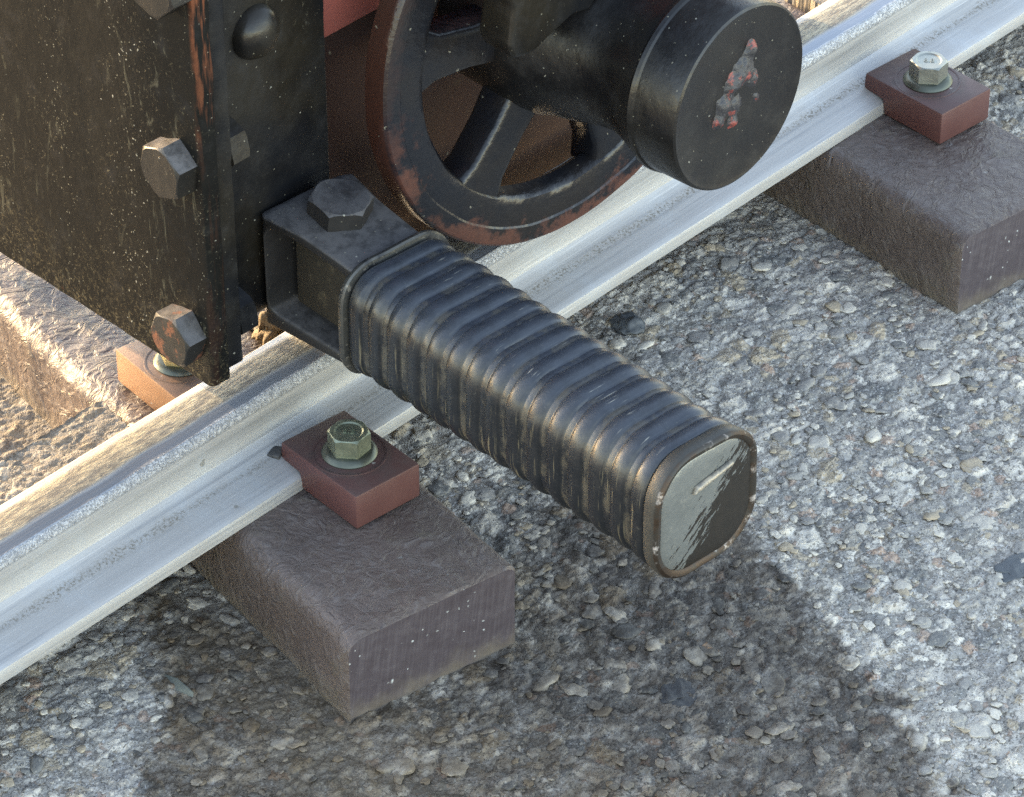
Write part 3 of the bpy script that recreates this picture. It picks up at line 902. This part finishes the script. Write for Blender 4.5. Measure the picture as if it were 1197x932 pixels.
# cast lug and nut on the cap face
g = G('lug_paint')
c = g.mix(g.noise(.2, 3), (.014, .014, .017), (.045, .045, .052))
c = g.mix(g.ss(g.noise(.16, 4, .65), .54, .62), c, (.24, .05, .04))
c = g.mix(g.ss(g.noise(.7, 4, .7), .62, .7, 0, .6), c, (.2, .2, .19))
M['lug'] = g.done(c, .45, 0, g.bump(g.noise(.6, 4), .5, .9))
def cast_lump():
    blobs = [(3.8, 15.0, 2.6, 2.4), (1.0, 8.6, 4.6, 3.4), (-3.0, 6.0, 3.2, 2.4), (-6.0, .6, 3.2, 2.6), (-7.6, -4.2, 2.7, 2.2), (-1.6, -1.8, 3.2, 1.7), (-2.2, -7.2, 2.6, 1.6), (5.0, 3.4, 3.0, 1.5), (6.4, -3.5, 2.2, .9)]
    bm = new_bm(); n = 84; V = []
    for j in range(n):
        row = []
        for i in range(n):
            u = -17 + 31 * i / (n - 1); v = -14 + 35 * j / (n - 1)
            h = 0.
            for (bu, bv, br, bh) in blobs:
                d = math.hypot(u - bu * 1.22, v - bv) / br
                h += bh * math.exp(-1.5 * d * d)
            h = 3.8 * math.tanh(h / 2.6) - .6
            p = Vector((u * .35, v * .35, 3))
            if h > -.3: h += .55 * noise.noise(p) + .4 * noise.noise(p * 2.7)
            row.append(bm.verts.new((SX * u, v, 66.45 + max(h, -.25))))
        V.append(row)
    for j in range(n - 1):
        for i in range(n - 1): bm.faces.new((V[j][i], V[j][i + 1], V[j + 1][i + 1], V[j + 1][i]))
    for _ in range(1): bmesh.ops.smooth_vert(bm, verts=bm.verts, factor=.5, use_axis_x=True, use_axis_y=True, use_axis_z=True)
    bmesh.ops.delete(bm, geom=[f for f in bm.faces if all(v.co.z < 66.25 for v in f.verts)], context='FACES')
    return xform(bm, HM)
lug = link('cap_lug', cast_lump(), M['lug'], cap, angle=80)

# bearing bracket that hangs in front of the hub
hx = [(116, 45, 160), (118, 45, 143), (120.6, 45, 138.6), (118.3, 45, 126.1), (120.5, 45, 121.4), (124.2, 45, 120.4), (129.5, 45, 120.2), (134.6, 45, 121.8), (146.3, 45, 125.1), (153.5, 45, 123.4), (160, 45, 130), (164, 45, 160)]
bear = link('bearing_bracket', roughen(prism(hx, (1, 14, 0), 1.6, 3), .3, .15), M['black'], loco, angle=50)

# ------------------------------------------------------------------ small loose things
cl = merge(xform(rock(7.2, 4, .85, 3, .4), Matrix.Translation((0, 0, 4))), xform(rock(5, 9, .8, 3, .4), Matrix.Translation((6, -3, 2.5))))
cl = roughen(cl, .9, .6, 3)
bm2 = cl
o = link('dirt_clod', roughen(rock(8.0, 4, .95, 4, .45), .9, .5), M['soil'], None, angle=60)
o.location = Vector((91.5, 120.5, 3.0)) * MM
tag(o, 'crumbly brown clod of dirt on the sleeper behind the rail, below the bracket', 'dirt clod')

def put(name, bm, mat, x, y, z, label, cat, rz=0, group=None):
    o = link(name, bm, mat, None, angle=50); o.location = Vector((x, y, z)) * MM; o.rotation_euler = (0, 0, rz)
    return tag(o, label, cat, group)
put('stone_flake', roughen(hull([(-8, -1, 0), (-7, 1, 0), (0, 2.6, 0), (8, 1.2, 0), (8.5, -.6, 0), (1, -2.6, 0), (-7, 0, 1.2), (0, 1.2, 2), (7, 0, 1.5)], .4), .3, .3), M['flake'],
    -22.5, 50.2, GZ - .6, 'narrow greenish grey stone flake beside the left face of the near sleeper', 'stone', -1.55)
put('dark_stone', roughen(rock(6.0, 21, .4, 4, .4), .9, .35), M['slate'], 203, 70.5, GZ + .2, 'dark rounded stone tucked below the rail edge, between wheel and far sleeper', 'stone')
put('dark_stone', rock(5.2, 26, .16, 4, .3), M['slate'], 187, -100, GZ + .1, 'dark grey stone set in the pale ground, right of the footpeg end', 'stone')
put('dark_stone', rock(5.5, 28, .5, 3, .3), M['slate'], 405, 20, GZ + .4, 'dark stone in the brown grit beyond the far clip', 'stone')
put('hollow_patch', roughen(rock(4.6, 33, .16, 4, .5), .5, .35), M['near_black'], 74, -62, GZ + .3, 'flat black piece in place of a dark hollow in the stained ground in front of the footpeg end', 'dark patch', .5)  # dark piece added where the ground has a sunken dark spot
put('rubber_scrap', roughen(box(-2.6, 2.6, -2, 2, 0, 2.6, .5), .4, .5), M['near_black'], 42.5, 71.5, 5.6, 'small dark scrap on the rail foot at the back corner of the near clip', 'scrap', .4)

# loose grit and pebbles
def gravel():
    rng = random.Random(3); out = new_bm()
    bases = []
    for k in range(7):
        bases.append(rock(1, 50 + k, .19, 2 if k < 3 else 3, .36))
    data = [([v.co.copy() for v in b.verts], [[v.index for v in f.verts] for f in b.faces]) for b in bases if (b.verts.ensure_lookup_table() or b.verts.index_update() or True)]
    f = Vector((.58696, .54173, 0)).normalized(); r = Vector((f.y, -f.x, 0))
    verts, faces = [], []
    for k in range(5200):
        p = Vector((7, -58, 0)) + r * rng.uniform(-212, 190) + f * rng.uniform(-38, 400)
        if p.y > 92: continue
        sx = p.x - .22 * p.y
        if -1 < sx < 60 and p.y > -14: continue
        sx = p.x - 280 - .14 * p.y
        if -1 < sx < 62 and p.y > -10: continue
        s = min(3.6, .55 + rng.expovariate(1.3))
        vs, fs = data[rng.randrange(len(data))]
        m = Matrix.Translation(p + Vector((0, 0, GZ + .15 - s * .07))) @ Euler((rng.uniform(-.13, .13), rng.uniform(-.13, .13), rng.uniform(0, 6.3))).to_matrix().to_4x4() @ Matrix.Scale(s, 4)
        o = len(verts)
        verts += [(m @ v) * MM for v in vs]; faces += [[i + o for i in q] for q in fs]
    me = bpy.data.meshes.new('loose_gravel'); me.from_pydata(verts, [], faces)
    me.polygons.foreach_set('use_smooth', [True] * len(me.polygons))
    me.materials.append(M['stone'])
    o = bpy.data.objects.new('loose_gravel', me); COL.objects.link(o)
    return tag(o, 'pale and grey pebbles set flush in the concrete ground', 'gravel', None, 'stuff')
gravel()
